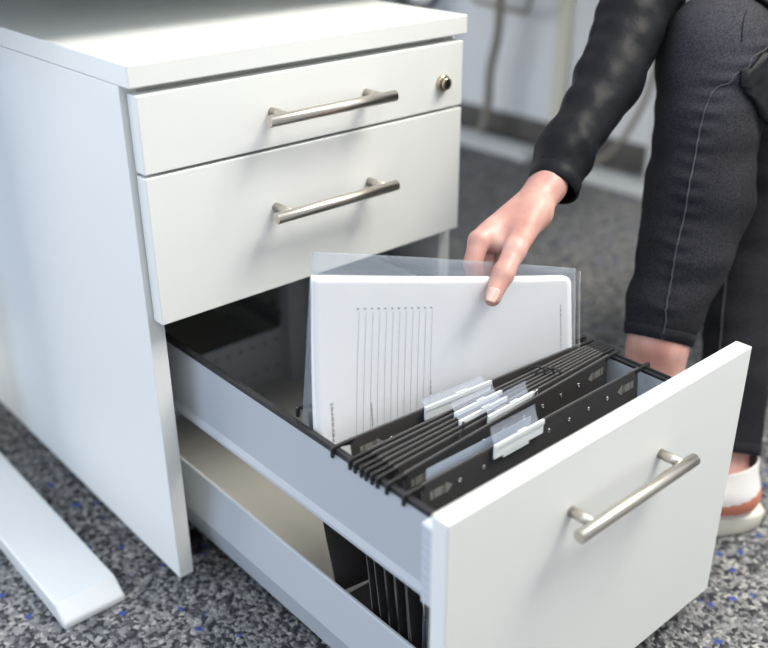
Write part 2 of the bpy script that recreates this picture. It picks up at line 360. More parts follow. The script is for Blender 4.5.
bm = bmesh.new(); box(bm, 0.035, 0.395, -0.0025, 0.5, 0.347, 0.351); box(bm, 0.035, 0.039, -0.0025, 0.5, 0.351, 0.45); box(bm, 0.391, 0.395, -0.0025, 0.5, 0.351, 0.45); box(bm, 0.039, 0.391, 0.496, 0.5, 0.351, 0.45)
build('drawer_box', bm, 'drawer_metal', f2)
# the open file drawer
YF = -0.4259; YB = YF + 0.0175; YE = 0.262
f3 = front(0.0179, 0.3231, YF, label='tall bottom file drawer, pulled out')
bar_handle(f3, 0.1300, 0.297, 0.1526, 0.2814, YF, 0.2622, 0.0265)
def drawer_side(sx, name, full):
    """sx maps a distance inwards from the outer face to x"""
    bm = bmesh.new()
    lowp = [(0.008, 0.020), (0.0, 0.056), (0.0095, 0.106), (0.0105, 0.108), (0.0135, 0.108), (0.0135, 0.036), (0.011, 0.020)]
    extrude_poly(bm, [(sx(a), YB, b) for a, b in lowp], [(sx(a), YE, b) for a, b in lowp])
    if full: box(bm, *sorted((sx(0.0105), sx(0.0130))), YB, YE, 0.1075, 0.2005)
    return build(name, bm, 'drawer_metal', f3, bevel=0.0007)
def drawer_band(sx):
    bm = bmesh.new()
    up = [(0.0, 0.1975), (-0.0035, 0.1945), (-0.0035, 0.1985), (0.0, 0.2045), (0.0, 0.2768), (0.008, 0.2768), (0.008, 0.1975)]
    extrude_poly(bm, [(sx(a), YB, b) for a, b in up], [(sx(a), YE, b) for a, b in up])
    return build('drawer_side', bm, 'drawer_metal', f3, bevel=0.0006)
L = lambda a: 0.0435 + a
R = lambda a: 0.3815 - a
drawer_side(L, 'drawer_runner', False); drawer_band(L)
drawer_side(R, 'drawer_runner', True); drawer_band(R)
for s in (L, R):
    bm = bmesh.new(); x0, x1 = sorted((s(0.0), s(0.008)))
    box(bm, x0, x1, YB + 0.0005, YE, 0.2768, 0.2800); xa, xb = sorted((s(0.0005), s(0.0032))); box(bm, xa, xb, YB + 0.0005, YE, 0.2800, 0.2818)
    build('file_rail', bm, 'rail', f3, bevel=0.0004)
boxo('drawer_floor', (0.0575, 0.3675, YB, YE, 0.036, 0.040), 'drawer_floor', f3, bevel=0)
bm = bmesh.new(); box(bm, 0.0580, 0.3670, YE - 0.006, YE - 0.003, 0.040, 0.121); box(bm, 0.336, 0.3670, YE - 0.030, YE - 0.0065, 0.040, 0.262)
for k in range(13):
    for zz in (0.104, 0.060):
        cx_ = 0.072 + k * 0.0212
        tube(bm, [(cx_, YE - 0.0062, zz), (cx_, YE - 0.0066, zz)], 0.0030, 12, mi=1)
build('perforated_back', bm, ['drawer_metal', 'grey'], f3)
# small holes in the right inner wall
for k in range(5):
    bm = bmesh.new(); yy = 0.20 - k * 0.09; xi = R(0.0130)
    tube(bm, [(xi - 0.0004, yy, 0.155), (xi + 0.001, yy, 0.155)], 0.0045, 12); build('screw_hole', bm, 'black', f3)
bm = bmesh.new(); bx0, bx1 = 0.031, 0.0425
box(bm, bx0 + 0.001, bx1, -0.371, YB, 0.200, 0.281)
for k in range(9):
    z0 = 0.2005 + k * 0.0091; box(bm, bx0, bx0 + 0.0012, -0.372, YB, z0, z0 + 0.0068)
tag(build('front_bracket', bm, 'bracket', f3, bevel=0.0006), 'ribbed pale plastic bracket')

# ================================================================ hanging folders
XL, XR = 0.061, 0.364
def lerp(a, b, t): return a + (b - a) * t
def flap_xyz(x, yl, yr): return lerp(yl, yr, (x - 0.048) / (0.377 - 0.048))
def folder(label, bl, br, fl, fr, zb, yb0, yb1, tab=None, stickers=True, lift=0.0, ztop=0.2855, front_label=True, dz=0.0):
    """bl,br / fl,fr: y of the left and right ends of the back and front top edges; yb0,yb1: y of the bottom's back and front folds"""
    t = thing('hanging_folder', (0.21, (yb0 + yb1) / 2, zb), label, 'hanging folder', 'charcoal hanging folders in the open drawer')
    th = 0.0013
    fr_obj = None
    for which, (yl, yr, yb) in (('back', (bl, br, yb0)), ('front', (fl, fr, yb1))):
        bm = bmesh.new(); n = 10
        skew = (yr - yl)
        def col_(x):
            y = flap_xyz(x, yl, yr); u = (x - XL) / (XR - XL); ybx = yb + skew * 0.6 * (u - 0.3)
            out = [Vector((x, y, ztop))]
            for k in range(1, n + 1):
                s = k / n; bulge = 0.004 * math.sin(math.pi * s) * (1 if which == 'front' else -1) * -1
                out.append(Vector((x, lerp(y, ybx, s ** 1.15) + bulge, lerp(ztop, zb, s))))
            return out
        xs = [lerp(XL, XR, i / 8) for i in range(9)]
        cols = [col_(x) for x in xs]
        va = [[bm.verts.new(p + Vector((0, -th / 2, 0))) for p in c] for c in cols]
        vb = [[bm.verts.new(p + Vector((0, th / 2, 0))) for p in c] for c in cols]
        for i in range(8):
            for k in range(n):
                bm.faces.new((va[i][k], va[i + 1][k], va[i + 1][k + 1], va[i][k + 1])); bm.faces.new((vb[i][k], vb[i][k + 1], vb[i + 1][k + 1], vb[i + 1][k]))
            bm.faces.new((va[i][0], vb[i][0], vb[i + 1][0], va[i + 1][0])); bm.faces.new((va[i][n], va[i + 1][n], vb[i + 1][n], vb[i][n]))
        for i in (0, 8):
            for k in range(n):
                q = (va[i][k], va[i][k + 1], vb[i][k + 1], vb[i][k]); f_ = bm.faces.new(q if i == 0 else q[::-1]); f_.material_index = 1
        fo = build('%s_flap' % which, bm, ['card', 'card_inner'], t)
        # folded top edge
        bm = bmesh.new(); yL, yR = flap_xyz(XL, yl, yr), flap_xyz(XR, yl, yr)
        pr = [(-0.0009, -0.0015), (-0.0010, 0.0004), (-0.0005, 0.0011), (0.0005, 0.0011), (0.0010, 0.0004), (0.0009, -0.0015)]
        extrude_poly(bm, [(XL, yL + a, ztop + b) for a, b in pr], [(XR, yR + a, ztop + b) for a, b in pr])
        build('folded_edge', bm, 'card_edge', fo)
        # bar with a hook at each end
        y0, y1 = flap_xyz(0.046, yl, yr), flap_xyz(0.379, yl, yr); zr = 0.2835
        for xa, ya, xe, ye, s in ((XL + 0.004, yL, 0.0415, y0, 1), (XR - 0.004, yR, 0.3835, y1, -1)):
            dzz = lift if (which == 'back' and s == 1) else 0.0; xe += 0.010 if dzz else 0.0
            bm = bmesh.new(); pr2 = [(xa, 0.2855), (xe, 0.2855), (xe - 0.0012 * s, 0.2835), (xe - 0.0012 * s, 0.2740), (xe + 0.0008 * s, 0.2735), (xe + 0.0022 * s, 0.2815), (xe + 0.010 * s, 0.2822), (xa, 0.2790)]
            ww = 0.0016
            extrude_poly(bm, [(px, lerp(ya, ye, (px - xa) / (xe - xa)) - ww, pz + dzz) for px, pz in pr2], [(px, lerp(ya, ye, (px - xa) / (xe - xa)) + ww, pz + dzz) for px, pz in pr2])
            build('hook', bm, 'black', fo, bevel=0.0005)
        def surf(x, dzz_):
            sv = -dzz_ / (ztop - zb); u = (x - XL) / (XR - XL); y_ = flap_xyz(x, yl, yr)
            return lerp(y_, yb + skew * 0.6 * (u - 0.3), sv ** 1.15) + 0.004 * math.sin(math.pi * sv) * (-1 if which == 'front' else 1) - th / 2
        # eyelets
        face = -th / 2 - 0.0022
        if which == 'front' or front_label:
            for k in range(8):
                bm = bmesh.new(); ex = 0.1055 + k * 0.0296
                if tab and tab[0] - 0.004 < ex < tab[1] + 0.004 and which == 'front': continue
                y = surf(ex, -0.0145) - 0.0006; zc = ztop - 0.0145
                pts = [(ex + 0.0018 * math.cos(a), y, zc + 0.0018 * math.sin(a)) for a in [i * math.pi / 5 for i in range(11)]]
                tube(bm, pts, 0.00045, 6, cap=False)
                tube(bm, [(ex, y - 0.0001, zc), (ex, y + 0.0002, zc)], 0.0015, 10, mi=1)
                build('eyelet', bm, ['chrome', 'black'], fo)
        # printed arrows at both ends
        if stickers:
            for sg, xo in ((1, 0.0700), (-1, 0.3560)):
                bm = bmesh.new(); seq = [(0, 0.0040, 0), (0.0036, 0.0040, 1), (0.0050, 0.0040, 0), (0.0140, 0.0040, 1), (0.0148, 0.0040, 0), (0.0158, 0.0040, 1), (0.0166, 0.0040, 0), (0.0174, 0.0040, 1), (0.0184, 0.0052, 0), (0.0196, 0.0050, 0), (0.0262, 0.0004, 0)]
                def P(a, b): x = xo + sg * a; return bm.verts.new((x, surf(x, -0.0145 + b) - 0.0004, ztop - 0.0145 + b))
                pairs = [(P(a, -hh * 1.05), P(a, hh * 1.05)) for a, hh, _ in seq]
                for (p0, p1), (q0, q1), (_, _, mi) in zip(pairs, pairs[1:], seq): bm.faces.new((p0, q0, q1, p1)).material_index = mi
                build('printed_arrow', bm, ['print_grey', 'card'], fo)
        if which == 'front': fr_obj = fo
    # bottom gusset
    bm = bmesh.new(); sk = (fr - fl) * 0.6
    extrude_poly(bm, [(XL, yb0 - sk * 0.3 + 0.0006, zb), (XL, yb1 - sk * 0.3 - 0.0006, zb), (XL, yb1 - sk * 0.3 - 0.0006, zb + 0.0013), (XL, yb0 - sk * 0.3 + 0.0006, zb + 0.0013)],
                 [(XR, yb0 + sk * 0.7 + 0.0006, zb), (XR, yb1 + sk * 0.7 - 0.0006, zb), (XR, yb1 + sk * 0.7 - 0.0006, zb + 0.0013), (XR, yb0 + sk * 0.7 + 0.0006, zb + 0.0013)])
    build('bottom_fold', bm, 'card', t)
    # index tab on the front flap
    if tab:
        x0, x1, lean, hgt = tab
        def Y(x, o_): return flap_xyz(x, fl, fr) + o_
        bm = bmesh.new(); zt = ztop + 0.0015
        # clear holder: a curved film that rises from the flap and leans back
        prof = [(-0.0042, -0.010), (-0.0046, -0.002), (-0.0040, 0.004), (-0.0015, hgt * 0.45), (lean * 0.6, hgt * 0.8), (lean, hgt), (lean + 0.0008, hgt - 0.0006), (lean * 0.6 + 0.0009, hgt * 0.8 - 0.0006), (-0.0006, hgt * 0.45), (-0.0031, 0.004), (-0.0037, -0.002), (-0.0033, -0.010)]
        extrude_poly(bm, [(x0 + 0.001, Y(x0, a), zt + b) for a, b in prof], [(x1 - 0.004, Y(x1 - 0.004, a), zt + b) for a, b in prof])
        tb = tag(build('label_tab', bm, 'tab_clear', fr_obj), 'clear plastic index tab')
        bm = bmesh.new()
        def slab(xa, xb, za, zb_, ya, yb_):
            extrude_poly(bm, [(xa, Y(xa, ya), zt + za), (xa, Y(xa, yb_), zt + za), (xa, Y(xa, yb_), zt + zb_), (xa, Y(xa, ya), zt + zb_)], [(xb, Y(xb, ya), zt + za), (xb, Y(xb, yb_), zt + za), (xb, Y(xb, yb_), zt + zb_), (xb, Y(xb, ya), zt + zb_)])
        slab(x0 - 0.001, x1 + 0.001, -0.0105, 0.0042, -0.0066, -0.0048); slab(x0 - 0.0015, x1 + 0.0015, -0.0005, 0.0045, -0.0074, -0.0066)
        slab(lerp(x0, x1, .18), lerp(x0, x1, .72), -0.0140, -0.0105, -0.0062, -0.0048)
        slab(lerp(x0, x1, .45), lerp(x0, x1, .62), 0.0045, 0.0066, -0.0070, -0.0058)
        o = build('label_strip', bm, 'plastic_white', fr_obj, bevel=0.0004); tag(o, 'milky white label strip')
    return t, fr_obj
fA, fA_f = folder('rear hanging folder standing wide open with the clear sleeve in it', -0.181, -0.257, -0.245, -0.268, 0.090, -0.234, -0.280, tab=(0.144, 0.226, 0.001, 0.009), front_label=False, lift=0.009)
fB, fB_f = folder('closed hanging folder directly in front of the rear open one', -0.2695, -0.2745, -0.2765, -0.2785, 0.055, -0.296, -0.303, tab=(0.158, 0.219, 0.001, 0.011))
fC, fC_f = folder('third hanging folder from the back, pressed inside the bunch', -0.2850, -0.2825, -0.2915, -0.2865, 0.052, -0.308, -0.315, tab=(0.151, 0.214, 0.001, 0.008))
fD, fD_f = folder('fourth hanging folder from the back, its tab set further right', -0.2990, -0.2905, -0.3060, -0.2950, 0.050, -0.320, -0.328, tab=(0.177, 0.241, 0.001, 0.015))
fE, fE_f = folder('frontmost hanging folder nearest the drawer front, with the largest clear tab', -0.3180, -0.3015, -0.339, -0.3395, 0.050, -0.334, -0.352, tab=(0.145, 0.209, 0.001, 0.019))

# clear sheet standing in the front folder
bm = bmesh.new()
extrude_poly(bm, [(0.072, -0.333, 0.062), (0.072, -0.3345, 0.2935), (0.072, -0.3340, 0.2935), (0.072, -0.3325, 0.062)], [(0.205, -0.333, 0.062), (0.205, -0.3345, 0.2915), (0.205, -0.3340, 0.2915), (0.205, -0.3325, 0.062)])
tag(build('clear_sheet', bm, 'sheet_clear'), 'pale bluish plastic sheet tucked behind the front folder flap', 'plastic sheet')
# black fastener lying across the folders, cord loops, wire ring
bm = bmesh.new(); tube(bm, spline([(0.1345, -0.3110, 0.2850), (0.138, -0.3100, 0.2890), (0.1425, -0.3090, 0.2945)], 4), 0.0009, 8)
tube(bm, [(0.1418, -0.3094, 0.2935), (0.1422, -0.3090, 0.2950), (0.1440, -0.3082, 0.2975), (0.1445, -0.3082, 0.2982)], [0.0010, 0.0022, 0.0022, 0.0010], 12)
tag(build('fastener_pin', bm, 'black'), 'tiny black pin sticking up from the folders left of the white tabs', 'fastener')
bm = bmesh.new()
for k, (xx, y0, y1) in enumerate(((0.272, -0.272, -0.285), (0.277, -0.279, -0.292), (0.281, -0.286, -0.2975))):
    pts = [(xx + 0.012 * math.sin(a * 0.5), lerp(y0, y1, (1 - math.cos(a)) / 2), 0.2875 + 0.0055 * math.sin(a)) for a in [i * math.pi / 10 for i in range(11)]]
    tube(bm, pts, 0.0010, 8)
tag(build('elastic_cord', bm, 'black'), 'black cord looped three times over the bunched folder tops on the right', 'cord')
bm = bmesh.new(); pts = [(0.2375 + 0.0035 * math.cos(a), -0.3120 - 0.0012 * math.sin(a), 0.2930 + 0.0042 * math.sin(a)) for a in [(-0.2 + i * 0.13) * math.pi for i in range(12)]]
tube(bm, pts, 0.0005, 8)
tag(build('wire_ring', bm, 'chrome'), 'small steel wire loop on the folder edge right of the big tab', 'ring')
bm = bmesh.new(); tube(bm, [(0.0625, -0.3460, 0.142), (0.0625, -0.3425, 0.167)], 0.0011, 8); tube(bm, [(0.0625, -0.3460, 0.142), (0.0650, -0.3440, 0.141)], 0.0010, 8)
tag(build('file_clip', bm, 'chrome', fE_f), 'small bright metal clip')

# ================================================================ sleeve and paper
def sheet(corners, nu, nv, bend, off):
    TL, TR, BL, BR = [Vector(c) for c in corners]; nrm = (TR - TL).cross(BL - TL).normalized()
    if nrm.y > 0: nrm = -nrm
    def S(u, v): return TL.lerp(TR, u).lerp(BL.lerp(BR, u), v) + nrm * (bend(u, v) + off)
    return S, nrm
def sheet_mesh(S, nrm, nu, nv, th, corner_r=None):
    bm = bmesh.new(); A = [[None] * (nv + 1) for _ in range(nu + 1)]; B = [[None] * (nv + 1) for _ in range(nu + 1)]
    for i in range(nu + 1):
        for j in range(nv + 1):
            u, v = i / nu, j / nv
            if corner_r:
                ru, rv = corner_r
                if u > 1 - ru and v < rv:
                    a = (u - (1 - ru)) / ru; b = (rv - v) / rv; m_ = max(a, b); l = math.hypot(a, b)
                    if l > 0: a, b = a * m_ / l, b * m_ / l
                    u = 1 - ru + ru * a; v = rv - rv * b
            p = S(u, v); A[i][j] = bm.verts.new(p); B[i][j] = bm.verts.new(p - nrm * th)
    for i in range(nu):
        for j in range(nv):
            bm.faces.new((A[i][j], A[i][j + 1], A[i + 1][j + 1], A[i + 1][j])).smooth = True
            bm.faces.new((B[i][j], B[i + 1][j], B[i + 1][j + 1], B[i][j + 1])).smooth = True
    for i in range(nu):
        bm.faces.new((A[i][0], A[i + 1][0], B[i + 1][0], B[i][0])); bm.faces.new((A[i][nv], B[i][nv], B[i + 1][nv], A[i + 1][nv]))
    for j in range(nv):
        bm.faces.new((A[0][j], B[0][j], B[0][j + 1], A[0][j + 1])); bm.faces.new((A[nu][j], A[nu][j + 1], B[nu][j + 1], B[nu][j]))
    return bm
def down(top, bot, k): top = Vector(top); bot = Vector(bot); return top + (bot - top) * k
pTL, pTR = (0.0572, -0.203, 0.4326), (0.3351, -0.268, 0.3731)
pBL, pBR = (0.0510, -0.2120, 0.222), (0.3700, -0.2640, 0.165)
pbend = lambda u, v: 0.004 * math.sin(math.pi * u) - 0.0035 * math.sin(math.pi * min(1, v * 1.1)) * (1 - u)
PS, pn = sheet((pTL, pTR, pBL, pBR), 40, 30, pbend, 0.0)
sleeve = thing('clear_sleeve', (0.21, -0.235, 0.12), 'clear plastic sleeve held up by the hand above the rear folder', 'plastic sleeve')
bm = sheet_mesh(PS, pn, 40, 30, 0.0006, (0.03, 0.042))
# ruled columns and small rotated text printed on the sheet
def strip(u0, v0, u1, v1, wu, wv, mi=1):
    n_ = 16 if v1 - v0 > 0.1 else 1
    for k in range(n_):
        q = []
        for sgn, t_ in ((-1, k / n_), (1, k / n_), (1, (k + 1) / n_), (-1, (k + 1) / n_)):
            u, v = lerp(u0, u1, t_) + sgn * wu, lerp(v0, v1, t_) + sgn * wv; q.append(bm.verts.new(PS(u, v) + pn * 0.0003))
        bm.faces.new(q).material_index = mi
for k in range(12):
    u = 0.156 + k * 0.0236; strip(u, 0.165, u - 0.034, 0.93, 0.00055, 0)
    strip(u - 0.008, 0.150, u + 0.000, 0.150, 0, 0.0032 if k % 3 else 0.004)
rr = random.Random(3)
def text_run(u, v0, v1, h):
    v = v0
    while v < v1:
        for q_ in range(rr.choice((2, 4, 5, 7))):
            hh = h * rr.choice((0.45, 0.5, 0.8)); uu = u + (h * 0.3 if hh > h * 0.6 else 0); strip(uu, v, uu, v + 0.0016, hh, 0, 2); v += 0.0034
        v += 0.005
text_run(0.052, 0.60, 0.78, 0.0058); text_run(0.185, 0.62, 0.80, 0.0040); text_run(0.400, 0.53, 0.59, 0.0040); text_run(0.948, 0.16, 0.42, 0.0040)
pap = build('paper_sheet', bm, ['paper', 'ink', 'ink_dark'])
tag(pap, 'white printed form inside the clear sleeve, under the thumb', 'paper')
# second sheet edge behind
PS2, _ = sheet((Vector(pTL) + Vector((0.003, 0.002, -0.0015)), Vector(pTR) + Vector((0.002, 0.002, -0.001)), Vector(pBL) + Vector((-0.003, 0.002, 0)), Vector(pBR) + Vector((0.002, 0.002, 0))), 30, 20, pbend, -0.0018)
p2 = build('paper_sheet', sheet_mesh(PS2, pn, 30, 20, 0.0005, (0.03, 0.042)), 'paper'); tag(p2, 'second white page lying behind the printed form in the sleeve', 'paper')
sTL, sTR = (0.0592, -0.2025, 0.4379), (0.3448, -0.270, 0.3776)
sBL, sBR = (0.0490, -0.2120, 0.222), (0.3790, -0.2640, 0.165)
wav = lambda u, v: pbend(u, v) + 0.0018 * math.sin(u * 34) * max(0, 1 - v * 9)
FS, fn = sheet((sTL, sTR, sBL, sBR), 60, 30, wav, 0.0022)
build('front_film', sheet_mesh(FS, fn, 60, 30, 0.0003), 'film', sleeve)
bTL, bTR = (0.0700, -0.190, 0.4465), (0.3475, -0.266, 0.3762)
bBL, bBR = (0.0495, -0.1875, 0.250), (0.3790, -0.2615, 0.165)
bb = lambda u, v: -0.004 * math.sin(math.pi * u)
BS, bn = sheet((bTL, bTR, bBL, bBR), 40, 30, bb, -0.003)
build('back_film', sheet_mesh(BS, bn, 40, 30, 0.0003), 'film_back', sleeve)

# ================================================================ person
person = thing('person', (1.02, -0.2, FLOOR), 'seated person in black leather jacket and black jeans lifting the sleeve', 'person')
def noisef(X, f_, s):
    rs = np.random.RandomState(s); out = 0
    for k in range(5):
        d = rs.normal(size=3); d /= np.linalg.norm(d); out = out + np.sin(X @ d * f_ * (0.7 + 0.2 * k) + rs.uniform(0, 6))
    return out / 3
# -- hand
h = dict(wr1=(0.3642, -0.2085, 0.4468), wr2=(0.3741, -0.1942, 0.4429), iM=(0.2614, -0.2080, 0.4128), iP=(0.2471, -0.2145, 0.3953), iD=(0.2440, -0.2225, 0.3780), iT=(0.2432, -0.2300, 0.3656),
         mM=(0.2799, -0.2002, 0.4111), mP=(0.2693, -0.2087, 0.3884), mD=(0.2585, -0.2177, 0.3714), mT=(0.25, -0.2275, 0.3604), rM=(0.3005, -0.1952, 0.4055), rP=(0.2857, -0.2047, 0.3826), rD=(0.2744, -0.2147, 0.3657), rT=(0.2654, -0.2236, 0.3559),
         pM=(0.3178, -0.1923, 0.3991), pP=(0.3008, -0.1975, 0.3768), pD=(0.29, -0.206, 0.362), pT=(0.282, -0.215, 0.354), tC=(0.3290, -0.2199, 0.4290), tM=(0.272, -0.2461, 0.4118), tI=(0.2469, -0.2543, 0.3963), tT=(0.2264, -0.2607, 0.3795))
C = []
def cone(a, b, ra, rb, k=0.006): C.append((h.get(a, a), h.get(b, b), ra, rb, k))
cone('wr1', (0.426, -0.194, 0.4870), 0.0128, 0.0175, 0.012); cone('wr2', (0.434, -0.182, 0.4850), 0.0130, 0.0175, 0.012)
cone('wr1', 'iM', 0.0125, 0.0108, 0.012); cone('wr1', 'mM', 0.0120, 0.0100, 0.012); cone('wr2', 'rM', 0.0125, 0.0102, 0.012); cone('wr2', 'pM', 0.0130, 0.0095, 0.012)
cone('wr1', 'tC', 0.0125, 0.0150, 0.014); cone('tC', 'tM', 0.0150, 0.0112, 0.012); cone('tC', (0.2790, -0.2190, 0.4085), 0.0125, 0.0088, 0.014)
cone('tM', 'tI', 0.0108, 0.0098, 0.005); cone('tI', 'tT', 0.0100, 0.0080, 0.006)
for a, r in (('i', 0.0096), ('m', 0.0096), ('r', 0.0090), ('p', 0.0080)):
    cone(a + 'M', a + 'P', r * 1.10, r * 0.98, 0.0035); cone(a + 'P', a + 'D', r * 0.95, r * 0.88, 0.003); cone(a + 'D', a + 'T', r * 0.87, r * 0.74, 0.003)
tI = np.array(h['tI']); tdir = np.array(h['tT']) - tI; tdir /= np.linalg.norm(tdir)
def hand_warp(X):
    s = (X - tI) @ tdir; rad = np.linalg.norm(X - tI - s[..., None] * tdir, axis=-1)
    g = np.exp(-(s / 0.0042) ** 2) * (rad < 0.015) * 0.00035 * np.sin(s * 2 * np.pi / 0.0026)
    # slight hollow between tendons on the back of the hand
    return g + 0.00022 * noisef(X, 260, 2)
hand = field_mesh('hand', C, 0.0011, warp=hand_warp, pad=0.006)
# -- the rest of the body, coarser; joins the hand inside the sleeve
elb = (0.600, -0.140, 0.630); shr = (0.83, 0.02, 0.90); shl = (0.90, -0.30, 0.90); hipc = (1.03, -0.17, 0.50)
leg1 = [((1.02, -0.24, 0.565), 0.078), ((0.6245, -0.2127, 0.5512), 0.050), ((0.5632, -0.2588, 0.399), 0.047), ((0.5044, -0.278, 0.2912), 0.032), ((0.4830, -0.2870, 0.2500), 0.0305), ((0.4760, -0.290, 0.205), 0.033)]
leg2 = [((1.02, -0.12, 0.47), 0.075), ((0.759, -0.2335, 0.4277), 0.046), ((0.7089, -0.2622, 0.2716), 0.040), ((0.612, -0.327, 0.095), 0.0260), ((0.592, -0.342, 0.045), 0.0255)]
C = []
for L_ in (leg1, leg2):
    for (a, ra), (b, rb) in zip(L_, L_[1:]): cone(a, b, ra, rb, 0.02)
cone(leg1[-1][0], (0.472, -0.291, 0.165), 0.030, 0.028, 0.02); cone((0.472, -0.291, 0.165), (0.464, -0.345, 0.050), 0.028, 0.017, 0.02)
cone(leg2[-1][0], (0.480, -0.280, 0.018), 0.025, 0.016, 0.02)
cone(leg1[0][0], leg2[0][0], 0.09, 0.09, 0.04); cone(hipc, (0.93, -0.14, 0.72), 0.11, 0.10, 0.05); cone((0.93, -0.14, 0.72), (0.86, -0.13, 0.88), 0.10, 0.10, 0.05)
cone(shr, shl, 0.045, 0.045, 0.04); cone((0.85, -0.13, 0.90), (0.80, -0.14, 1.02), 0.055, 0.045, 0.03)
cone(shr, elb, 0.042, 0.033, 0.03); cone(elb, (0.4963, -0.174, 0.531), 0.033, 0.0235, 0.004); cone((0.4963, -0.174, 0.531), (0.430, -0.188, 0.486), 0.0235, 0.019, 0.004)
cone(shl, (1.02, -0.40, 0.66), 0.042, 0.034, 0.03); cone((1.02, -0.40, 0.66), (0.94, -0.30, 0.675), 0.03, 0.024, 0.02); cone((0.94, -0.30, 0.675), (0.915, -0.27, 0.665), 0.022, 0.018, 0.02)
body = field_mesh('body', C, 0.005, pad=0.02)
bm = bmesh.new(); bm.from_mesh(hand); bm.from_mesh(body); me = bpy.data.meshes.new('body'); bm.to_mesh(me); bm.free()
body_o = link_mesh('body', me, 'skin', person, smooth=True)
# -- thumbnail: a curved plate on the camera-side face of the thumb tip
up = (Vector((-0.80, -0.50, 0.33))); td = Vector(tdir); up = (up - td * up.dot(td)).normalized(); sd = td.cross(up).normalized()
c0 = Vector(h['tT']) - td * 0.0010; bm = bmesh.new(); G = []
for i in range(11):
    row = []
    for j in range(9):
        a = (j / 8 - 0.5) * 1.55; l = (i / 10 - 0.42) * 0.0145; rr_ = 0.00835 - 0.00016 * (i - 4)
        wid = 1.0 if 2 <= i <= 7 else (0.62 if i in (0, 10) else 0.88)
        row.append(bm.verts.new(c0 + td * l + (up * math.cos(a * wid) + sd * math.sin(a * wid)) * rr_))
    G.append(row)
for i in range(10):
    for j in range(8): bm.faces.new((G[i][j], G[i][j + 1], G[i + 1][j + 1], G[i + 1][j])).smooth = True
nl = build('fingernail', bm, 'nail', person); s_ = nl.modifiers.new('solid', 'SOLIDIFY'); s_.thickness = 0.0006; s_.offset = 0
# -- jeans
jr = [0.082, 0.0575, 0.0545, 0.0400, 0.0350]
seam_pts = [(0.637, -0.2758, 0.5732), (0.5899, -0.2719, 0.539), (0.5665, -0.2622, 0.5225), (0.5463, -0.265, 0.4913), (0.5238, -0.2754, 0.4454), (0.5035, -0.2851, 0.4034), (0.4821, -0.2926, 0.3634), (0.4627, -0.3045, 0.3195), (0.4422, -0.3192, 0.2697)]
seam_c = np.array([tuple(p) for p in spline(seam_pts, 6)])
def jean_warp(X):
    d = np.min(np.linalg.norm(X[:, None, :] - seam_c[None], axis=-1), axis=1) if len(X) < 3_000_000 else np.full(len(X), 1.0)
    puck = 0.0019 * np.sin(X[:, 2] * 2 * np.pi / 0.0165 + 3 * X[:, 0]) * np.exp(-(d / 0.016) ** 2)
    wr = 0.0011 * noisef(X * np.array([1, 1, 2.2]), 70, 5)
    # creases behind the knee
    kd = np.linalg.norm(X - np.array([0.655, -0.245, 0.49]), axis=-1)
    cre = 0.0035 * np.exp(-(kd / 0.05) ** 2) * np.sin((X[:, 2] * 0.8 + X[:, 0] * 0.6) * 2 * np.pi / 0.024)
    return puck + wr + cre
def chunked(fn):
    def g(X): return np.concatenate([fn(X[i:i + 60000]) for i in range(0, len(X), 60000)]) if len(X) else np.zeros(0)
    return g
C = []
l1 = [leg1[0][0], (0.6325, -0.2195, 0.5500), (0.5690, -0.2615, 0.399), (0.5365, -0.2725, 0.3425), (0.5044, -0.278, 0.2912), (0.4760, -0.2890, 0.2350)]
r1 = [0.084, 0.0615, 0.0575, 0.0485, 0.0400, 0.0365]
for i in range(5): cone(l1[i], l1[i + 1], r1[i], r1[i + 1], 0.022)
l2 = [leg2[0][0], leg2[1][0], leg2[2][0], (0.596, -0.340, 0.060)]; r2 = [0.082, 0.0560, 0.0490, 0.0370]
for i in range(3): cone(l2[i], l2[i + 1], r2[i], r2[i + 1], 0.006)
cone(leg1[0][0], leg2[0][0], 0.098, 0.098, 0.04); cone(hipc, (0.99, -0.16, 0.60), 0.115, 0.112, 0.04)
jm = field_mesh('jeans', C, 0.0034, warp=chunked(jean_warp), pad=0.015)
ax1 = Vector(l1[5]) - Vector(l1[4]); ax1.normalize(); ax2 = (Vector(l2[3]) - Vector(l2[2])).normalized()
# hems: only the leg that owns a hem is trimmed
def trim(me, p, n_, center, rad):
    bm = bmesh.new(); bm.from_mesh(me)
    fs = [f_ for f_ in bm.faces if (f_.calc_center_median() - Vector(center)).length < rad]
    es = {e for f_ in fs for e in f_.edges}; vs = {v for f_ in fs for v in f_.verts}
    bmesh.ops.bisect_plane(bm, geom=list(vs) + list(es) + fs, plane_co=p, plane_no=n_, clear_outer=True)
    bm.to_mesh(me); bm.free()
h1p = Vector((0.4840, -0.2860, 0.2560)); n1 = (ax1 + Vector((0.0, 0.0, 0.0))).normalized()
trim(jm, h1p, n1, h1p + n1 * 0.03, 0.085)
h2p = Vector((0.6030, -0.3345, 0.0740)); trim(jm, h2p, ax2, h2p + ax2 * 0.03, 0.085)
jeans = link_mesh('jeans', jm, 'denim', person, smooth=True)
s_ = jeans.modifiers.new('solid', 'SOLIDIFY'); s_.thickness = 0.0018; s_.offset = -1
def bvh_of(o):
    org = BASE[o.name]; return BVHTree.FromPolygons([v.co + org for v in o.data.vertices], [tuple(p.vertices) for p in o.data.polygons])
JB = bvh_of(jeans)
def seam(pts, r, lift=0.0006, mat_='thread', bv=None):
    bm = bmesh.new(); P = []
    for p in spline(pts, 10):
        loc, nr, _, _ = (bv or JB).find_nearest(p); P.append(loc + nr * lift * (1 if (p - loc).dot(nr) > -1 else 1))
    tube(bm, P, r, 6); return bm
tag(build('side_seam', seam(seam_pts, 0.0008), 'thread', jeans), 'pale stitched seam')
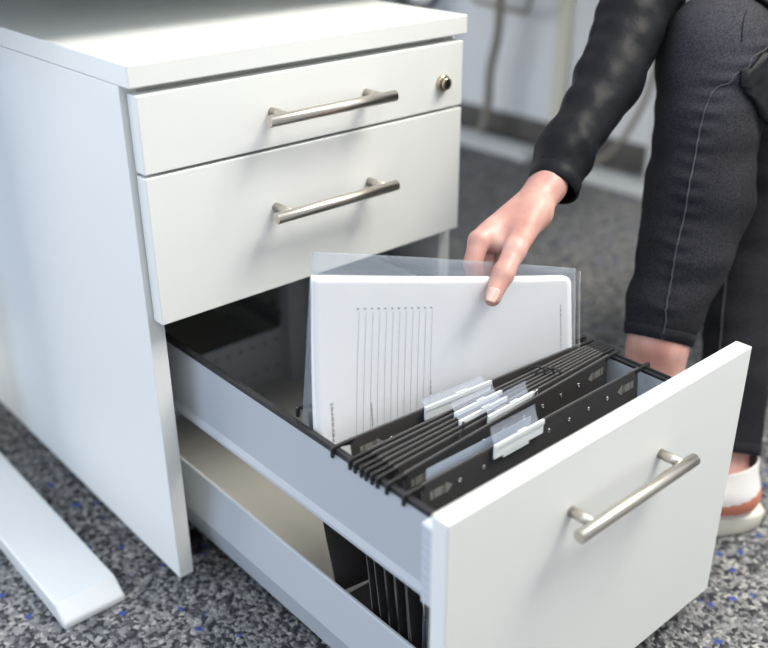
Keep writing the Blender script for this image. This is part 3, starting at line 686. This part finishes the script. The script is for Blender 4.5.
build('side_seam', seam([(0.6646, -0.2504, 0.3211), (0.6526, -0.2619, 0.2875), (0.6221, -0.2903, 0.2034), (0.598, -0.3097, 0.1417)], 0.0009), 'thread', jeans)
build('thigh_seam', seam([(0.6173, -0.2598, 0.6051), (0.6061, -0.2609, 0.5886), (0.5987, -0.2659, 0.5711)], 0.0006), 'leather', jeans)
# hem bands
def hem_band(p, n_, wdt, name):
    """a slightly thicker turned-up band around a trouser or sleeve opening"""
    pass
for hp, nn, r0, r1_ in ((h1p, n1, 0.0375, 0.0385), (h2p, ax2, 0.0366, 0.0375)):
    bm = bmesh.new(); a = nn.orthogonal().normalized(); b = nn.cross(a)
    seg = 48; rings = []
    for off, rad in ((-0.0135, 0.0), (-0.0125, 0.0010), (-0.001, 0.0012), (0.0004, 0.0)):
        ring = []
        for k in range(seg):
            dr = a * math.cos(2 * math.pi * k / seg) + b * math.sin(2 * math.pi * k / seg)
            loc, nr, _, _ = JB.ray_cast(hp + nn * min(off, -0.0005) + dr * 0.09, -dr)
            if loc is None or (loc - hp).length > 0.06: loc = hp + nn * off + dr * r0
            ring.append(bm.verts.new(loc + dr * rad))
        rings.append(ring)
    for A, B in zip(rings, rings[1:]):
        for k in range(seg): bm.faces.new((A[k], A[(k + 1) % seg], B[(k + 1) % seg], B[k])).smooth = True
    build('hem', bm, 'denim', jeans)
# -- jacket
C = []
cf1 = Vector((0.3715, -0.2080, 0.4460)); cdir = (Vector(elb) - Vector((0.3685, -0.203, 0.4455))).normalized()
fa = [(0.3690, -0.2085, 0.4400), (0.4080, -0.1950, 0.4740), (0.4963, -0.1740, 0.5310), elb]; fr_ = [0.0232, 0.0275, 0.0355, 0.0450]
for i in range(3): cone(fa[i], fa[i + 1], fr_[i], fr_[i + 1], 0.012)
cone((0.3790, -0.2010, 0.4400), (0.4160, -0.1810, 0.4710), 0.0235, 0.0275, 0.012)
cone(elb, shr, 0.050, 0.062, 0.02); cone(shr, shl, 0.075, 0.075, 0.06)
cone((0.99, -0.17, 0.60), (0.93, -0.14, 0.72), 0.125, 0.13, 0.05); cone((0.93, -0.14, 0.72), (0.86, -0.13, 0.88), 0.13, 0.12, 0.05)
cone(shl, (1.02, -0.40, 0.66), 0.060, 0.050, 0.03); cone((1.02, -0.40, 0.66), (0.94, -0.30, 0.675), 0.045, 0.036, 0.02)
fax = (np.array(elb) - np.array(fa[0])); fax = fax / np.linalg.norm(fax)
def jacket_warp(X):
    s = (X - np.array(fa[0])) @ fax
    g = 0.0006 * np.sin(s * 2 * np.pi / 0.035 + 4.0 * noisef(X, 22, 9) + (X[:, 0] - X[:, 1]) * 45) * np.clip((s - 0.015) / 0.03, 0, 1)
    return g + 0.0011 * noisef(X, 85, 11) + 0.0008 * noisef(X, 170, 21)
kme = field_mesh('jacket', C, 0.0034, warp=chunked(jacket_warp), pad=0.015)
trim(kme, cf1, -cdir, cf1 - cdir * 0.02, 0.07)
npl = Vector((0.805, -0.14, 0.995)); nnl = Vector((-0.35, -0.05, 1)).normalized()
jacket = link_mesh('jacket', kme, 'leather', person, smooth=True)
s_ = jacket.modifiers.new('solid', 'SOLIDIFY'); s_.thickness = 0.0018; s_.offset = -1
# cuff band
KB = bvh_of(jacket)
def ring_band(o0, o1, rad, name, m_, hp, nn, bv, parent, rmax=0.06):
    bm = bmesh.new(); a = nn.orthogonal().normalized(); b = nn.cross(a); seg = 48; rings = []
    for off, rd in ((o0, 0.0002), (o0 + 0.001, rad), (o1 - 0.001, rad), (o1, 0.0002)):
        ring = []
        for k in range(seg):
            dr = a * math.cos(2 * math.pi * k / seg) + b * math.sin(2 * math.pi * k / seg)
            loc, nr, _, _ = bv.ray_cast(hp + nn * off + dr * rmax, -dr)
            if loc is None: loc = hp + nn * off + dr * 0.03
            ring.append(bm.verts.new(loc + dr * rd))
        rings.append(ring)
    for A, B in zip(rings, rings[1:]):
        for k in range(seg): bm.faces.new((A[k], A[(k + 1) % seg], B[(k + 1) % seg], B[k])).smooth = True
    build(name, bm, m_, parent)
ring_band(0.0008, 0.0165, 0.0011, 'cuff', 'leather', cf1, cdir, KB, jacket)
def drape(name, poly, lift, thick):
    """a leather panel lying on the thigh"""
    bm = bmesh.new(); c = sum((Vector(p) for p in poly), Vector()) / len(poly); n_ = 7; rows = []
    A, B, Cc, Dd = [Vector(p) for p in poly]
    for i in range(n_ + 1):
        row = []
        for j in range(n_ + 1):
            p = A.lerp(B, i / n_).lerp(Dd.lerp(Cc, i / n_), j / n_); loc, nr, _, _ = JB.find_nearest(p)
            dist = (p - loc).dot(nr); p = loc + nr * max(lift, min(dist, 0.06)); p += nr * 0.002 * math.sin(i * 1.7 + j * 2.3)
            row.append(bm.verts.new(p))
        rows.append(row)
    for i in range(n_):
        for j in range(n_): bm.faces.new((rows[i][j], rows[i][j + 1], rows[i + 1][j + 1], rows[i + 1][j])).smooth = True
    o = build(name, bm, 'leather', person); s2 = o.modifiers.new('solid', 'SOLIDIFY'); s2.thickness = thick; s2.offset = 0
    return o
tag(drape('jacket_hem', [(0.6713, -0.2814, 0.5947), (0.5936, -0.2677, 0.5367), (0.5923, -0.2801, 0.5183), (0.6323, -0.3214, 0.4634)], 0.004, 0.004), 'black leather jacket corner hanging over the thigh')
tag(drape('jacket_hem', [(0.64, -0.2277, 0.6168), (0.6572, -0.2722, 0.5898), (0.7208, -0.2861, 0.5902), (0.7316, -0.2547, 0.6299)], 0.004, 0.004), 'black leather hem across the top of the thigh')
# -- shoes
def shoe(name, joint, direction, up_dir, leg_dir, label):
    """sneaker: sole, canvas upper, orange side panel; joint is the ankle, the directions give the foot and the leg"""
    J = Vector(joint); d = Vector(direction).normalized(); upn = Vector(up_dir); upn = (upn - d * upn.dot(d)).normalized(); s = d.cross(upn).normalized()
    lg = Vector(leg_dir).normalized(); hl = J - d * 0.050 - upn * 0.055
    def P(a, b, c): return hl + d * a + s * b + upn * c
    out = [(0.0, 0.0), (0.004, 0.020), (0.03, 0.031), (0.08, 0.031), (0.13, 0.036), (0.175, 0.044), (0.21, 0.041), (0.235, 0.026), (0.245, 0.0)]
    halves = [Vector((a, b, 0)) for a, b in out] + [Vector((a, -b * 0.92, 0)) for a, b in out[-2:0:-1]]
    loop = spline([*halves, halves[0]], 4)[:-1]
    bm = bmesh.new(); rings = []
    for c, sc in ((0.0, 0.96), (0.003, 1.0), (0.022, 1.02), (0.026, 0.99), (0.026, 0.80)):
        rings.append([bm.verts.new(P(0.12 + (p.x - 0.12) * sc, p.y * sc, c)) for p in loop])
    for A, B in zip(rings, rings[1:]):
        for k in range(len(A)): bm.faces.new((A[k], A[(k + 1) % len(A)], B[(k + 1) % len(A)], B[k])).smooth = True
    bm.faces.new(rings[0][::-1]); bm.faces.new(rings[-1])
    root = build(name, bm, 'shoe_white', person)
    root.data.materials.clear(); root.data.materials.append(M['shoe_sole']); tag(root, label)
    C_ = []
    def q(a, b, c): return tuple(P(a, b, c))
    C_ += [(tuple(J), tuple(J + lg * 0.045), 0.036, 0.0345, 0.02), (q(0.035, 0, 0.045), q(0.12, 0, 0.048), 0.026, 0.029, 0.02), (q(0.12, 0, 0.042), q(0.200, 0.004, 0.034), 0.031, 0.026, 0.02), (q(0.200, 0.018, 0.033), q(0.205, -0.014, 0.033), 0.021, 0.020, 0.02)]
    me_ = field_mesh('shoe_upper', C_, 0.0025)
    b_ = bmesh.new(); b_.from_mesh(me_)
    bmesh.ops.bisect_plane(b_, geom=b_.verts[:] + b_.edges[:] + b_.faces[:], plane_co=P(0, 0, 0.0245), plane_no=-upn, clear_outer=True)
    bmesh.ops.bisect_plane(b_, geom=b_.verts[:] + b_.edges[:] + b_.faces[:], plane_co=J + lg * 0.030 + upn * 0.0, plane_no=(lg + d * 0.35).normalized(), clear_outer=True)
    for f_ in b_.faces:
        r = f_.calc_center_median() - hl; a = r.dot(d); c = r.dot(upn); f_.material_index = 1 if a < 0.10 and 0.036 < c < 0.066 - 0.20 * a else 0
    b_.to_mesh(me_); b_.free()
    o = link_mesh('shoe_upper', me_, ['shoe_white', 'shoe_orange'], root, smooth=True); tag(o, 'white canvas upper with a salmon orange panel')
    s3 = o.modifiers.new('solid', 'SOLIDIFY'); s3.thickness = 0.002; s3.offset = 0
shoe('shoe', (0.592, -0.346, 0.032), (-0.86, 0.5, 0), (0, 0, 1), (0.30, 0.22, 1), 'white sneaker with cream sole on the carpet')
shoe('shoe', (0.472, -0.291, 0.165), (-0.05, -0.38, -0.92), (0, -0.92, 0.38), (0.12, 0.03, 1), 'white sneaker on the hanging foot')

# ================================================================ chair
ch = thing('office_chair', (1.05, -0.15, FLOOR), 'dark office chair the person sits on, at the right edge', 'chair')
boxo('seat', (1.00, 1.36, -0.40, -0.04, 0.30, 0.362), 'chair_fabric', ch, bevel=0.02)
boxo('backrest', (1.36, 1.41, -0.38, -0.06, 0.42, 0.90), 'chair_fabric', ch, bevel=0.02)
bm = bmesh.new(); tube(bm, spline([(1.20, -0.2, 0.292), (1.36, -0.2, 0.285), (1.43, -0.2, 0.36), (1.42, -0.2, 0.60)], 6), 0.015, 10); build('back_bracket', bm, 'black', ch)
bm = bmesh.new(); tube(bm, [(1.18, -0.22, 0.05), (1.18, -0.22, 0.299)], 0.022, 16); build('gas_column', bm, 'black', ch)
for k in range(5):
    a = math.radians(36 + 72 * k); bm = bmesh.new()
    tube(bm, [(1.18, -0.22, 0.07), (1.18 + 0.19 * math.cos(a), -0.22 + 0.19 * math.sin(a), 0.045)], [0.020, 0.012], 10)
    lg = build('leg', bm, 'black', ch); bm = bmesh.new(); cx_, cy_ = 1.18 + 0.19 * math.cos(a), -0.22 + 0.19 * math.sin(a)
    tube(bm, [(cx_ - 0.012, cy_, FLOOR + 0.027), (cx_ + 0.012, cy_, FLOOR + 0.027)], 0.027, 18); box(bm, cx_ - 0.005, cx_ + 0.005, cy_ - 0.005, cy_ + 0.005, FLOOR + 0.045, 0.045)
    build('caster', bm, 'black', lg)
